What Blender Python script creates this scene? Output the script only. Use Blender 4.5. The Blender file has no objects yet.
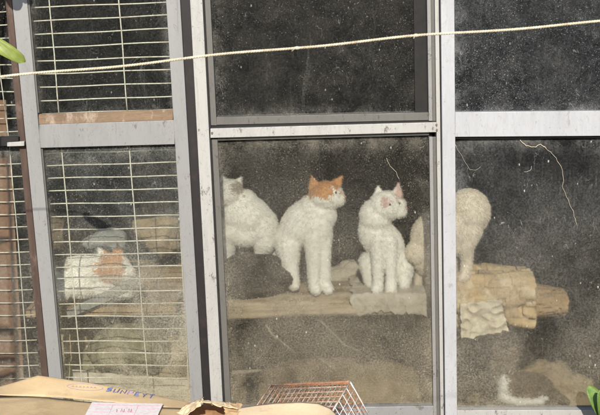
import bpy, bmesh, math, random
import numpy as np
from mathutils import Vector, Matrix, noise

random.seed(7); rng = np.random.default_rng(7)
scene = bpy.context.scene
col = scene.collection
R = math.radians

# ------------------------------------------------------------------ camera
PITCH, ROLL, FPX = R(11), R(1.3), 1000.0
CAM = Vector((0, -3.6, 1.9))
F = Vector((0, math.cos(PITCH), -math.sin(PITCH)))
R0 = Vector((1, 0, 0)); U0 = R0.cross(F)
RT = R0 * math.cos(ROLL) - U0 * math.sin(ROLL)
UP = U0 * math.cos(ROLL) + R0 * math.sin(ROLL)
def P(px, py, Y=0.0):
    """world point seen at photo position (600 x 415) at depth Y"""
    d = F + RT * ((px - 300) / FPX) + UP * ((207.5 - py) / FPX)
    return CAM + d * ((Y - CAM.y) / d.y)
def S(Y): return (Y - CAM.y) / FPX           # metres per photo pixel at depth Y
cam_d = bpy.data.cameras.new('camera'); cam = bpy.data.objects.new('camera', cam_d); col.objects.link(cam)
cam.matrix_world = Matrix.Translation(CAM) @ Matrix((RT, UP, -F)).transposed().to_4x4()
cam_d.sensor_width = 36; cam_d.lens = 36 * FPX / 600; cam_d.clip_end = 500; cam_d.clip_start = .05
cam_d.dof.use_dof = True; cam_d.dof.focus_distance = 3.65; cam_d.dof.aperture_fstop = 40
scene.camera = cam

# ------------------------------------------------------------------ light
EL, AZ = R(31), R(1)      # sun height, and how far it stands to the right of the wall's normal
sun_d = bpy.data.lights.new('sun', 'SUN'); sun = bpy.data.objects.new('sun', sun_d); col.objects.link(sun)
sun_d.energy = 5.0; sun_d.angle = R(.5); sun_d.color = (1, .93, .82)
to_sun = Vector((math.sin(AZ) * math.cos(EL), -math.cos(AZ) * math.cos(EL), math.sin(EL)))
sun.rotation_euler = to_sun.to_track_quat('Z', 'Y').to_euler()
sun.location = to_sun * 30
w = bpy.data.worlds.new('World'); scene.world = w; w.use_nodes = True
nt = w.node_tree; nt.nodes.clear()
sky = nt.nodes.new('ShaderNodeTexSky'); sky.sky_type = 'NISHITA'; sky.sun_disc = False
sky.sun_elevation = EL; sky.sun_rotation = math.pi - AZ
bg = nt.nodes.new('ShaderNodeBackground'); bg.inputs[1].default_value = .14
wo = nt.nodes.new('ShaderNodeOutputWorld')
nt.links.new(sky.outputs[0], bg.inputs[0]); nt.links.new(bg.outputs[0], wo.inputs[0])
scene.view_settings.view_transform = 'Standard'; scene.view_settings.look = 'None'
scene.view_settings.exposure = 0.25; scene.view_settings.gamma = 1
scene.cycles.use_denoising = True
scene.cycles.max_bounces = 10; scene.cycles.transparent_max_bounces = 16
scene.cycles.sample_clamp_indirect = 6; scene.cycles.caustics_refractive = False; scene.cycles.caustics_reflective = False

# ------------------------------------------------------------------ node helpers
class NB:
    def __init__(s, name):
        s.m = bpy.data.materials.new(name); s.m.use_nodes = True
        s.t = s.m.node_tree; s.t.nodes.clear()
        s.out = s.t.nodes.new('ShaderNodeOutputMaterial')
    def n(s, typ, ins=None, **kw):
        x = s.t.nodes.new(typ)
        for k, v in kw.items(): setattr(x, k, v)
        for k, v in (ins or {}).items(): s.put(x.inputs[k], v)
        return x
    def put(s, sock, v):
        if isinstance(v, bpy.types.NodeSocket): s.t.links.new(v, sock)
        else: sock.default_value = v
    def math(s, op, a, b=0.0, c=None, clamp=False):
        x = s.n('ShaderNodeMath', operation=op, use_clamp=clamp)
        s.put(x.inputs[0], a); s.put(x.inputs[1], b)
        if c is not None: s.put(x.inputs[2], c)
        return x.outputs[0]
    def pos(s, scale=(1, 1, 1), off=(0, 0, 0), obj=False):
        g = s.n('ShaderNodeTexCoord').outputs['Object'] if obj else s.n('ShaderNodeNewGeometry').outputs['Position']
        mp = s.n('ShaderNodeMapping', {'Vector': g}); mp.inputs['Scale'].default_value = scale; mp.inputs['Location'].default_value = off
        return mp.outputs[0]
    def noise(s, vec, scale, detail=4, rough=.55, dist=0):
        return s.n('ShaderNodeTexNoise', {'Vector': vec, 'Scale': scale, 'Detail': detail, 'Roughness': rough, 'Distortion': dist}).outputs[0]
    def ramp(s, v, a, b, lo=0.0, hi=1.0, smooth=True):
        x = s.n('ShaderNodeMapRange', {'Value': v, 'From Min': a, 'From Max': b, 'To Min': lo, 'To Max': hi},
                interpolation_type='SMOOTHSTEP' if smooth else 'LINEAR')
        return x.outputs[0]
    def mix(s, f, a, b, typ='MIX'):
        x = s.n('ShaderNodeMix', data_type='RGBA', blend_type=typ)
        s.put(x.inputs['Factor'], f)
        for k, v in ((6, a), (7, b)):
            if isinstance(v, tuple) and len(v) == 3: v = (*v, 1)
            s.put(x.inputs[k], v)
        return x.outputs[2]
    def bump(s, h, strength=.3, dist=.002):
        return s.n('ShaderNodeBump', {'Height': h, 'Strength': strength, 'Distance': dist}).outputs[0]
    def pbr(s, base, rough=.6, normal=None, metal=0.0, spec=.4, **kw):
        if isinstance(base, tuple) and len(base) == 3: base = (*base, 1)
        b = s.n('ShaderNodeBsdfPrincipled', {'Base Color': base, 'Roughness': rough, 'Metallic': metal, 'Specular IOR Level': spec})
        if normal is not None: s.put(b.inputs['Normal'], normal)
        for k, v in kw.items(): s.put(b.inputs[k], v)
        return b.outputs[0]
    def done(s, sh):
        s.t.links.new(sh, s.out.inputs[0]); return s.m

def mat_noisy(name, c1, c2, scale=8, rough=.7, dirt=None, dirt_amt=.5, bump=.25, stretch=(1, 1, 1), fine=90, metal=0, spec=.4, bd=.002, tr=0, obj=False):
    b = NB(name)
    v = b.pos(stretch, obj=obj)
    base = b.mix(b.ramp(b.noise(v, scale, 6, .6), .3, .7), c1, c2)
    f = b.noise(v, fine, 4, .7)
    base = b.mix(b.ramp(f, .35, .75, 0, .5), base, tuple(x * .6 for x in c2))
    if dirt:
        d = b.ramp(b.noise(b.pos((1, 1, .6), (3, 1, 2), obj=obj), scale * 2.3, 8, .72), .5, .68, 0, dirt_amt)
        base = b.mix(d, base, dirt)
    h = b.math('ADD', b.noise(v, scale * 2, 6, .6), b.math('MULTIPLY', f, .4))
    return b.done(b.pbr(base, rough, b.bump(h, bump, bd), metal, spec))

def mat_alu(name, c, stain=(.16, .13, .1), amt=.6, seed=0, rough=.5):
    b = NB(name)
    fine = b.noise(b.pos((1, 1, .25), (seed, 0, 0)), 160, 5, .7)
    broad = b.noise(b.pos((2, 2, .5), (seed, 3, 0)), 5, 6, .65)
    base = b.mix(b.ramp(broad, .3, .75), c, tuple(x * .8 for x in c))
    base = b.mix(b.ramp(fine, .5, .8, 0, .35), base, tuple(x * .55 for x in c))
    base = b.mix(b.ramp(b.noise(b.pos((3, 3, .8), (seed, 11, 2)), 7, 8, .75), .52, .72, 0, .35), base, tuple(x * .6 for x in c))
    pits = b.ramp(b.noise(b.pos((1, 1, 1), (seed, 9, 4)), 75, 5, .75), .63, .7, 0, amt)
    runs = b.ramp(b.noise(b.pos((14, 14, .7), (seed, 5, 1)), 4, 6, .7), .58, .72, 0, amt * .5)
    chips = b.math('MULTIPLY', b.ramp(b.noise(b.pos((1, 1, .5), (seed, 2, 8)), 26, 7, .78), .60, .63), amt * .8)
    scr = b.ramp(b.math('ABSOLUTE', b.math('SUBTRACT', b.noise(b.pos((1, 1, .35), (seed, 8, 8)), 14, 3, .6, 1.5), .5)), .004, .001, 0, .4)
    base = b.mix(b.math('MAXIMUM', b.math('MAXIMUM', pits, runs), b.math('MAXIMUM', chips, scr)), base, stain)
    nrm = b.bump(b.math('ADD', fine, b.math('MULTIPLY', pits, -1)), .25, .001)
    return b.done(b.pbr(base, b.ramp(broad, .3, .7, rough - .1, rough + .15), nrm, .15, .4))

def mat_card(name, c1=(.50, .33, .17), c2=(.40, .25, .12), flute=220, axis=0, obj=False):
    b = NB(name)
    base = b.mix(b.ramp(b.noise(b.pos(obj=obj), 6, 5, .6), .3, .7), c1, c2)
    sc = (1, 1, 1)
    fib = b.noise(b.pos((1.2, 12, 12) if axis == 0 else (12, 1.2, 12), obj=obj), 40, 4, .7)
    base = b.mix(b.ramp(fib, .4, .8, 0, .35), base, tuple(x * .72 for x in c2))
    stain = b.ramp(b.noise(b.pos((1, 1, 1), (5, 5, 5), obj=obj), 4, 7, .7), .56, .66, 0, .28)
    base = b.mix(stain, base, (.25, .16, .08))
    wv = b.n('ShaderNodeTexWave', {'Vector': b.pos(obj=obj), 'Scale': flute / 6.28, 'Distortion': .6, 'Detail': 1}, bands_direction='X' if axis == 0 else 'Y').outputs[1]
    h = b.math('ADD', b.math('MULTIPLY', wv, .12), b.math('ADD', fib, b.math('MULTIPLY', b.noise(b.pos(obj=obj), 14, 4, .6), 2.2)))
    return b.done(b.pbr(base, .8, b.bump(h, .5, .0022), 0, .15))

def mat_pane(name, seed, film, low, lowcol=(.36, .32, .25), topcol=(.36, .37, .35), z0=.5, z1=1.35, specks=1.0, haze=.14):
    """dirty window glass: clear glass with a sheen, crusted by a film of dust, rain runs, specks, splashes and hair scratches"""
    b = NB(name)
    p = b.pos((1, 1, 1), (seed, seed * .7, seed * .3))
    z = b.n('ShaderNodeSeparateXYZ', {'Vector': b.n('ShaderNodeNewGeometry').outputs['Position']}).outputs[2]
    broad = b.noise(p, 3.2, 7, .62, .4)
    cloud = b.noise(p, 11, 8, .72, .3)
    grit = b.noise(p, 150, 5, .8)
    hgt = b.ramp(z, z1, z0, 0, 1, False)                      # splash dirt is thicker near the sill
    hh = b.math('MULTIPLY', b.math('ADD', .35, hgt), b.ramp(broad, .36, .66, .25, 1.6))
    a = b.math('MULTIPLY', hh, low)
    a = b.math('ADD', a, b.math('MULTIPLY', b.ramp(cloud, .34, .7, .5, 1.35), film))
    a = b.math('MULTIPLY', a, b.ramp(grit, .36, .66, .52, 1.45))
    runs = b.noise(b.pos((26, 26, 1.5), (seed * 2, 0, seed)), 5, 6, .7)
    runs = b.math('MULTIPLY', b.ramp(runs, .56, .76), b.ramp(b.noise(p, 6, 3), .42, .62))
    a = b.math('ADD', a, b.math('MULTIPLY', runs, .10 * specks))
    sp = b.ramp(b.noise(p, 210, 3, .6), .635, .73)
    spm = b.ramp(b.noise(p, 4.3, 6, .7, .5), .38, .64, .22, 1)
    a = b.math('ADD', a, b.math('MULTIPLY', b.math('MULTIPLY', sp, spm), .34 * specks))
    vo = b.n('ShaderNodeTexVoronoi', {'Vector': b.pos((1, 1, .55), (seed, 0, 2)), 'Scale': 46}, feature='F1')
    gate = b.ramp(b.n('ShaderNodeSeparateColor', {'Color': vo.outputs['Color']}).outputs[0], .86, .9)
    spl = b.math('MULTIPLY', b.ramp(b.math('ADD', vo.outputs['Distance'], b.math('MULTIPLY', grit, .3)), .30, .22), gate)
    a = b.math('ADD', a, b.math('MULTIPLY', spl, .3 * specks))
    vd = b.n('ShaderNodeTexVoronoi', {'Vector': p, 'Scale': 230}, feature='F1')
    dg_ = b.ramp(b.n('ShaderNodeSeparateColor', {'Color': vd.outputs['Color']}).outputs[1], .86, .90)
    dots = b.math('MULTIPLY', b.math('MULTIPLY', b.ramp(vd.outputs['Distance'], .34, .22), dg_), spm)
    a = b.math('ADD', a, b.math('MULTIPLY', dots, .3 * specks))
    sn = b.noise(b.pos((1, 1, .6), (seed * 3, 1, 1)), 9, 3, .6, 1.6)
    hair = b.ramp(b.math('ABSOLUTE', b.math('SUBTRACT', sn, .5)), .0045, .0015)
    hair = b.math('MULTIPLY', hair, b.ramp(b.noise(b.pos((1, 1, 1), (seed, 7, 7)), 12, 2), .56, .63))
    a = b.math('ADD', a, b.math('MULTIPLY', hair, .2 * specks))
    gs = b.n('ShaderNodeSeparateXYZ', {'Vector': b.n('ShaderNodeTexCoord').outputs['Generated']})
    gx, gz = gs.outputs[0], gs.outputs[2]
    ex = b.math('MINIMUM', gx, b.math('SUBTRACT', 1, gx))
    ed = b.math('MINIMUM', b.math('MULTIPLY', ex, 1.0), b.math('MINIMUM', b.math('MULTIPLY', gz, .9), b.math('SUBTRACT', 1.0, gz)))
    gr = b.math('MULTIPLY', b.ramp(ed, .10, .0), b.ramp(b.math('ADD', cloud, b.math('MULTIPLY', grit, .4)), .56, .95, 0, .38))
    a = b.math('ADD', a, gr)
    smear = b.ramp(b.noise(b.pos((1.3, 1, .5), (seed * 5, 4, 1)), 5, 7, .75, 1.2), .55, .72, 0, .12)
    a = b.math('ADD', a, b.math('MULTIPLY', smear, b.ramp(grit, .4, .6, .5, 1.4)))
    a = b.math('MINIMUM', a, .93)
    colr = b.mix(hgt, topcol, lowcol)
    colr = b.mix(b.ramp(cloud, .45, .7, 0, .3), colr, (.30, .25, .18))
    colr = b.mix(b.math('MULTIPLY', b.math('MAXIMUM', sp, spl), .85), colr, (.62, .60, .55))
    dif = b.n('ShaderNodeBsdfDiffuse', {'Color': colr}).outputs[0]
    trl = b.n('ShaderNodeBsdfTranslucent', {'Color': colr}).outputs[0]
    dirt = b.n('ShaderNodeMixShader', {0: .25, 1: dif, 2: trl}).outputs[0]
    clear = b.n('ShaderNodeBsdfTransparent', {'Color': (.93, .95, .93, 1)}).outputs[0]
    rough = b.n('ShaderNodeBsdfRefraction', {'Color': (.95, .95, .93, 1), 'IOR': 1.05, 'Roughness': .62}).outputs[0]
    thru = b.n('ShaderNodeMixShader', {0: haze, 1: clear, 2: rough}).outputs[0]
    fres = .04
    gl = b.n('ShaderNodeBsdfGlossy', {'Color': (1, 1, 1, 1), 'Roughness': .06}).outputs[0]
    x = b.n('ShaderNodeMixShader', {0: fres, 1: thru, 2: gl}).outputs[0]
    return b.done(b.n('ShaderNodeMixShader', {0: a, 1: x, 2: dirt}).outputs[0])
def mat_clear():
    b = NB('clear_glass_back')
    return b.done(b.n('ShaderNodeBsdfTransparent', {'Color': (.97, .98, .97, 1)}).outputs[0])

M = {}
M['alu_left'] = mat_alu('oxidised_aluminium_a', (.28, .28, .28), stain=(.09, .08, .07), amt=.75, seed=1)
M['alu_mid'] = mat_alu('oxidised_aluminium_b', (.42, .415, .40), stain=(.09, .075, .06), amt=.9, seed=5)
M['alu_right'] = mat_alu('oxidised_aluminium_c', (.44, .45, .475), stain=(.2, .17, .14), amt=.5, seed=9)
M['alu_grey'] = mat_alu('dull_grey_aluminium', (.14, .135, .125), stain=(.05, .045, .04), amt=.8, seed=13)
M['alu_pale'] = mat_alu('worn_aluminium_bead', (.27, .265, .26), stain=(.03, .025, .02), amt=.9, seed=21)
M['gasket_or_shade'] = mat_noisy('black_rubber', (.012, .012, .012), (.02, .018, .017), 30, .8)
M['channel'] = mat_noisy('dark_channel', (.012, .011, .013), (.02, .016, .017), 12, .6, dirt=(.05, .03, .025), dirt_amt=.4, stretch=(1, 1, .2))
M['rust_strip'] = mat_noisy('varnished_wood_strip', (.24, .165, .105), (.17, .115, .075), 10, .75, dirt=(.45, .38, .3), dirt_amt=.6, stretch=(.4, 1, 3))
M['old_wood_dark'] = mat_noisy('dark_old_wood', (.055, .035, .028), (.10, .065, .05), 7, .8, dirt=(.2, .14, .11), dirt_amt=.5, stretch=(5, 5, .6))
M['wire'] = mat_noisy('cream_painted_wire', (.80, .77, .68), (.68, .63, .52), 30, .55, dirt=(.25, .15, .08), dirt_amt=.6)
M['wire_rust'] = mat_noisy('rusty_wire', (.42, .19, .09), (.26, .11, .055), 60, .85, dirt=(.55, .5, .45), dirt_amt=.5)
M['wire_mixed'] = mat_noisy('half_rusted_wire', (.55, .53, .50), (.36, .24, .17), 40, .7, dirt=(.30, .13, .06), dirt_amt=.95)
M['wire_white'] = mat_noisy('white_coated_wire', (.78, .78, .78), (.62, .62, .64), 30, .4, dirt=(.35, .2, .12), dirt_amt=.5)
M['brown_board'] = mat_noisy('brown_hardboard', (.27, .155, .10), (.19, .11, .07), 6, .8, dirt=(.33, .27, .22), dirt_amt=.6)
M['soot'] = mat_noisy('sooty_boards', (.028, .026, .023), (.016, .015, .014), 5, .9, dirt=(.05, .045, .04), dirt_amt=.5, stretch=(5, 5, .5))
M['earth'] = mat_noisy('earth_floor', (.10, .08, .06), (.06, .045, .035), 6, .95, bump=.6)
M['ground'] = mat_noisy('dry_soil', (.17, .14, .10), (.11, .09, .065), 3, .95, bump=.6, dirt=(.06, .08, .03), dirt_amt=.5)
M['siding'] = mat_noisy('weathered_siding', (.22, .17, .13), (.15, .115, .09), 6, .85, stretch=(.5, 1, 6), dirt=(.3, .26, .2), dirt_amt=.4)
M['beam'] = mat_noisy('grey_brown_beam', (.52, .43, .31), (.30, .22, .14), 9, .85, dirt=(.12, .09, .06), dirt_amt=.7, stretch=(.6, 3, 4), bump=.5)
M['card_box'] = mat_card('cardboard', (.60, .46, .28), (.51, .38, .22))
M['card_dark'] = mat_card('dusty_cardboard', (.42, .29, .165), (.30, .2, .11))
M['card_pale'] = mat_card('pale_cardboard', (.76, .62, .42), (.68, .53, .34))
M['card_gold'] = mat_noisy('tan_cardboard', (.62, .46, .26), (.42, .29, .16), 9, .85, dirt=(.66, .58, .44), dirt_amt=.7, bump=.5, stretch=(.7, 1, 2))
M['kraft'] = mat_noisy('kraft_paper', (.36, .21, .11), (.25, .14, .07), 12, .8, bump=.5)
M['newsprint'] = mat_noisy('old_newsprint', (.56, .50, .42), (.46, .40, .32), 14, .9, dirt=(.3, .22, .14), dirt_amt=.5, bump=.4)
M['paper'] = mat_noisy('wrapping_paper', (.72, .64, .50), (.60, .51, .38), 12, .85, dirt=(.42, .3, .18), dirt_amt=.5, bump=.4)
M['cloth_grey'] = mat_noisy('grey_cloth', (.30, .30, .29), (.22, .215, .20), 9, .95)
M['cloth_brown'] = mat_noisy('brown_sacking', (.20, .15, .10), (.13, .095, .065), 10, .95, dirt=(.3, .23, .15), dirt_amt=.6, bump=.5)
M['cloth_dark_gap'] = mat_noisy('dark_bundle_added', (.06, .052, .042), (.035, .03, .026), 12, .95, bump=.5)
M['cloth_tan'] = mat_noisy('tan_sacking', (.40, .31, .20), (.29, .22, .14), 9, .95, dirt=(.2, .14, .09), dirt_amt=.6, bump=.5)
M['cloth_olive'] = mat_noisy('olive_sacking', (.30, .27, .17), (.21, .185, .115), 9, .95, dirt=(.13, .1, .07), dirt_amt=.6, bump=.5)
M['stick'] = mat_noisy('bare_stick', (.42, .35, .27), (.28, .22, .16), 30, .8)
M['rope'] = mat_noisy('cream_twine', (.72, .67, .53), (.56, .50, .37), 60, .8, dirt=(.35, .2, .08), dirt_amt=.5)
M['bolt'] = mat_noisy('rusty_bolt', (.12, .09, .075), (.2, .15, .12), 60, .6)
M['label'] = mat_noisy('label_paper', (.86, .82, .79), (.82, .76, .75), 8, .6, bump=.15)
M['ink_pink'] = mat_noisy('pink_ink', (.72, .30, .42), (.66, .26, .38), 60, .6, bump=.05)
M['ink_blue'] = mat_noisy('blue_ink', (.10, .13, .30), (.14, .18, .36), 60, .6, bump=.05)
M['ink_violet'] = mat_noisy('violet_ink', (.30, .22, .36), (.36, .27, .40), 60, .6, bump=.05)
M['web'] = mat_noisy('dried_web', (.60, .54, .44), (.5, .43, .33), 60, .9)
M['eye'] = mat_noisy('cat_eye', (.03, .025, .015), (.05, .04, .02), 40, .15)
M['nose'] = mat_noisy('cat_nose', (.55, .26, .23), (.5, .22, .2), 40, .5)
M['clear'] = mat_clear()
def mat_leaf(name, c1, c2):
    b = NB(name)
    v = b.pos(obj=True)
    base = b.mix(b.ramp(b.noise(v, 40, 4), .3, .7), c1, c2)
    x = b.n('ShaderNodeTexWave', {'Vector': v, 'Scale': 60, 'Distortion': 2}, bands_direction='DIAGONAL').outputs[1]
    s1 = b.pbr(base, .45, b.bump(x, .2, .001))
    s2 = b.n('ShaderNodeBsdfTranslucent', {'Color': base}).outputs[0]
    return b.done(b.n('ShaderNodeMixShader', {0: .3, 1: s1, 2: s2}).outputs[0])
M['leaf'] = mat_leaf('yellow_green_leaf', (.30, .36, .08), (.22, .28, .06))
M['leaf_green'] = mat_leaf('fresh_leaf', (.20, .32, .08), (.13, .23, .05))
def mat_coat():
    b = NB('cat_coat')
    a = b.n('ShaderNodeAttribute', attribute_name='Col').outputs['Color']
    f = b.noise(b.pos(), 60, 4, .6)
    base = b.mix(b.ramp(f, .35, .75, 0, .22), a, (.30, .24, .18), 'MULTIPLY')
    return b.done(b.pbr(base, .85, None, 0, .2, **{'Sheen Weight': .3}))
M['coat'] = mat_coat()

# ------------------------------------------------------------------ object helpers
def tag(o, label, cat, group=None, kind=None):
    if label: o['label'] = label
    if cat: o['category'] = cat
    if group: o['group'] = group
    if kind: o['kind'] = kind
    return o
def empty(name, loc, label=None, cat=None, group=None, kind=None):
    o = bpy.data.objects.new(name, None); o.location = loc; o.empty_display_size = .1; col.objects.link(o)
    return tag(o, label, cat, group, kind)
def link(name, verts, faces, mat, parent=None, smooth=False, bevel=0, mats=None, midx=None, colors=None):
    """verts in world space; the object's origin goes to the foot of its own box (or its parent's frame)"""
    v = np.array([tuple(q) for q in verts], dtype=float)
    lo, hi = v.min(0), v.max(0)
    org = np.array([(lo[0] + hi[0]) / 2, (lo[1] + hi[1]) / 2, lo[2]])
    me = bpy.data.meshes.new(name)
    me.from_pydata((v - org).tolist(), [], [tuple(f) for f in faces])
    for m_ in (mats or [mat]): me.materials.append(m_)
    if midx is not None: me.polygons.foreach_set('material_index', midx)
    if smooth: me.polygons.foreach_set('use_smooth', [True] * len(me.polygons))
    if colors is not None:
        at = me.color_attributes.new('Col', 'FLOAT_COLOR', 'POINT')
        at.data.foreach_set('color', np.c_[colors, np.ones(len(colors))].astype(np.float32).ravel())
    me.update()
    o = bpy.data.objects.new(name, me); col.objects.link(o)
    if parent is not None:
        o.parent = parent; o.location = Vector(org) - parent_world(parent)
    else: o.location = org
    if bevel:
        bv = o.modifiers.new('bevel', 'BEVEL'); bv.width = bevel; bv.segments = 2; bv.limit_method = 'ANGLE'
    return o
def parent_world(p):
    l = Vector(p.location)
    while p.parent: p = p.parent; l += Vector(p.location)
    return l
class Geo:
    def __init__(s): s.v = []; s.f = []
    def add(s, vs, fs):
        k = len(s.v); s.v += [Vector(a) for a in vs]; s.f += [tuple(i + k for i in f) for f in fs]; return s
    def prism(s, front, back):
        n = len(front)
        fs = [tuple(range(n)), tuple(range(2 * n - 1, n - 1, -1))] + [(i, i + n, (i + 1) % n + n, (i + 1) % n) for i in range(n)]
        return s.add(list(front) + list(back), fs)
    def box(s, lo, hi):
        x0, y0, z0 = lo; x1, y1, z1 = hi
        return s.prism([(x0, y0, z0), (x0, y0, z1), (x1, y0, z1), (x1, y0, z0)], [(x0, y1, z0), (x0, y1, z1), (x1, y1, z1), (x1, y1, z0)])
    def tube(s, pts, rad, n=6):
        pts = [Vector(p) for p in pts]; m = len(pts)
        rr = rad if isinstance(rad, (list, tuple)) else [rad] * m
        vs = []; up = None
        for i, p in enumerate(pts):
            t = (pts[min(i + 1, m - 1)] - pts[max(i - 1, 0)]).normalized()
            if up is None: up = t.orthogonal().normalized()
            up = (up - t * up.dot(t)).normalized(); sd = t.cross(up)
            for k in range(n):
                a = 2 * math.pi * k / n; vs.append(p + (up * math.cos(a) + sd * math.sin(a)) * rr[i])
        fs = [(i * n + k, i * n + (k + 1) % n, (i + 1) * n + (k + 1) % n, (i + 1) * n + k) for i in range(m - 1) for k in range(n)]
        fs += [tuple(range(n - 1, -1, -1)), tuple((m - 1) * n + k for k in range(n))]
        return s.add(vs, fs)
    def link(s, name, mat, parent=None, **kw): return link(name, s.v, s.f, mat, parent, **kw)
def bar(name, quad, yf, depth, mat, parent, bevel=.0012, wob=.0):
    """a frame member: its front outline given in photo positions at depth yf, run straight back"""
    fr = [P(x, y, yf) for x, y in quad]
    bk = [p + Vector((0, depth, 0)) for p in fr]
    return Geo().prism(fr, bk).link(name, mat, parent, bevel=bevel)
def pane(name, quad, y, m, parent):
    fr = [P(a, b, y) for a, b in quad]; bk = [p + Vector((0, .004, 0)) for p in fr]
    g = Geo().prism(fr, bk)
    return link(name, g.v, g.f, None, parent, mats=[m, M['clear']], midx=[0] + [1] * (len(g.f) - 1))
def lerp(a, b, t): return a + (b - a) * t
def xat(l, y): (x0, y0), (x1, y1) = l; return x0 + (x1 - x0) * (y - y0) / (y1 - y0)
def vstrip(la, lb, y0, y1): return [(xat(la, y0), y0), (xat(la, y1), y1), (xat(lb, y1), y1), (xat(lb, y0), y0)]
def hstrip(xl, xr, tl, tr, bl, br): return [(xl, tl), (xl, bl), (xr, br), (xr, tr)]

TOP, BOT = -45, 432
# ------------------------------------------------------------------ left window
LS0, LS1 = ((12, 0), (51, 400)), ((27, 0), (63.5, 400))
LR0, LR1 = ((166, 0), (191, 400)), ((180, 0), (203, 400))
MS0, MS1 = ((190, 0), (211, 400)), ((202.3, 0), (222.6, 400))
lw = empty('sliding_window', P(100, BOT, 0), 'pale grey metal window sash at the left with wire grid behind its dusty glass', 'window')
bar('stile', vstrip(LS0, LS1, TOP, BOT), 0, .035, M['alu_left'], lw)
bar('stile', vstrip(LR0, LR1, TOP, BOT), 0, .035, M['alu_left'], lw)
bar('rail', hstrip(xat(LS1, 136) - .3, xat(LR0, 133) + .3, 124.8, 120.3, 148, 144.3), .002, .032, M['alu_left'], lw)
bar('rail', hstrip(xat(LS1, 420), xat(LR0, 420), 412, 410, 432, 431), .002, .032, M['alu_left'], lw)
bar('rail', hstrip(xat(LS1, -40), xat(LR0, -40), -44, -46, -32, -34), .002, .032, M['alu_left'], lw)
bar('wood_strip', hstrip(xat(LS1, 118) + 1, xat(LR0, 116) - .3, 114.3, 109.6, 124.6, 120.1), .012, .02, M['rust_strip'], lw)
bar('bead', vstrip(((27.3, 0), (63.8, 400)), ((29.2, 0), (65.4, 400)), TOP, 113), .008, .02, M['alu_grey'], lw)
bar('bead', vstrip(((27.3, 0), (63.8, 400)), ((29.2, 0), (65.4, 400)), 149, 411), .008, .02, M['alu_grey'], lw)
PL1 = mat_pane('dusty_pane_a', 1.3, .06, .04)
PL2 = mat_pane('dusty_pane_b', 4.1, .05, .42, lowcol=(.42, .38, .27), z0=.45, z1=1.25, specks=1.5)
pane('glass_pane', [(xat(LS1, -40) - 2, -40), (xat(LS1, 118) - 2, 118), (xat(LR0, 118) + 2, 118), (xat(LR0, -40) + 2, -40)], .022, PL1, lw)
pane('glass_pane', [(xat(LS1, 146) - 2, 146), (xat(LS1, 415) - 2, 415), (xat(LR0, 415) + 2, 415), (xat(LR0, 142) + 2, 142)], .022, PL2, lw)
# dark channel between the sashes
bar('window_post', vstrip(((179.6, 0), (202.6, 400)), ((190.6, 0), (211.6, 400)), TOP, BOT), .028, .06, M['channel'], None)
tag(bpy.context.scene.objects['window_post'], 'dark recessed post between the left window and the middle window', 'post')

# wire grids behind the left window
def wires(name, hs, vs, Y, r, mat, label, cat, xl, xr):
    g = Geo()
    for (yl, yr) in hs:
        pts = [P(lerp(xl(yl), xr(yr), t), lerp(yl, yr, t) + .3 * math.sin(t * 9 + yl), Y) for t in np.linspace(0, 1, 9)]
        g.tube(pts, r, 6)
    for (a, b) in vs:
        pts = [P(lerp(a[0], b[0], t) + .3 * math.sin(t * 11 + a[0]), lerp(a[1], b[1], t), Y - 2 * r) for t in np.linspace(0, 1, 9)]
        g.tube(pts, r, 6)
    o = g.link(name, mat, None, smooth=True); tag(o, label, cat, 'wire grids behind the left windows'); return o
up = [(7.7, 2), (21.5, 14.7), (35, 28), (48.5, 41.5), (61.6, 56), (74.5, 69), (87.5, 82.6), (101, 96), (114, 109)]
up = [(a - 13.4 * k, b - 13.4 * k) for k in (3, 2, 1) for a, b in up[:1]] + up
wires('wire_grid', up, [((45, -50), (59.3, 116)), ((115, -50), (127.5, 114)), ((24, -50), (37.6, 118)), ((170, -50), (178, 112))], .05, .0024, M['wire'],
      'cream wire grid behind the upper left pane, above the brown wooden strip', 'wire grid', lambda y: 27.5 + y * .09, lambda y: 176 + .06 * y)
lo_ = [(153.5, 149.5), (166, 162), (178.3, 175.5), (191, 188.5), (204, 201.8), (217, 215), (230, 227.5), (242.3, 240), (255, 252.7), (267.7, 265.5), (278.5, 278), (291, 290.5),
       (304, 303), (316, 316), (328.5, 328.5), (341, 341), (352.5, 353), (364.5, 365.5), (377, 378), (389, 390), (401, 402)]
wires('wire_grid', lo_, [((61.5, 146), (84, 410)), ((129.3, 146), (150, 410)), ((39, 148), (66, 410)), ((176, 146), (190, 410))], .05, .0024, M['wire'],
      'wire grid behind the lower left pane, in front of the lying orange and white cat', 'wire grid', lambda y: 25 + y * .1, lambda y: 172 + .055 * y)

# ------------------------------------------------------------------ middle window
mw = empty('sliding_window', P(325, BOT, 0), 'middle window with pale worn metal frame, thin cross rail and three cats behind it', 'window')
bar('stile', vstrip(MS0, MS1, TOP, BOT), -.004, .05, M['alu_mid'], mw)
bar('gasket_or_shade', vstrip(MS1, ((204.6, 0), (225, 400)), TOP, BOT), .014, .03, M['gasket_or_shade'], mw)
G0, G1 = ((204.6, 0), (225, 400)), ((210.3, 0), (230.8, 400))
bar('inner_frame', vstrip(G0, G1, TOP, 125.5), .012, .045, M['alu_grey'], mw)
bar('inner_frame', vstrip(G0, G1, 139, BOT), .012, .03, M['alu_grey'], mw)
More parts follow.
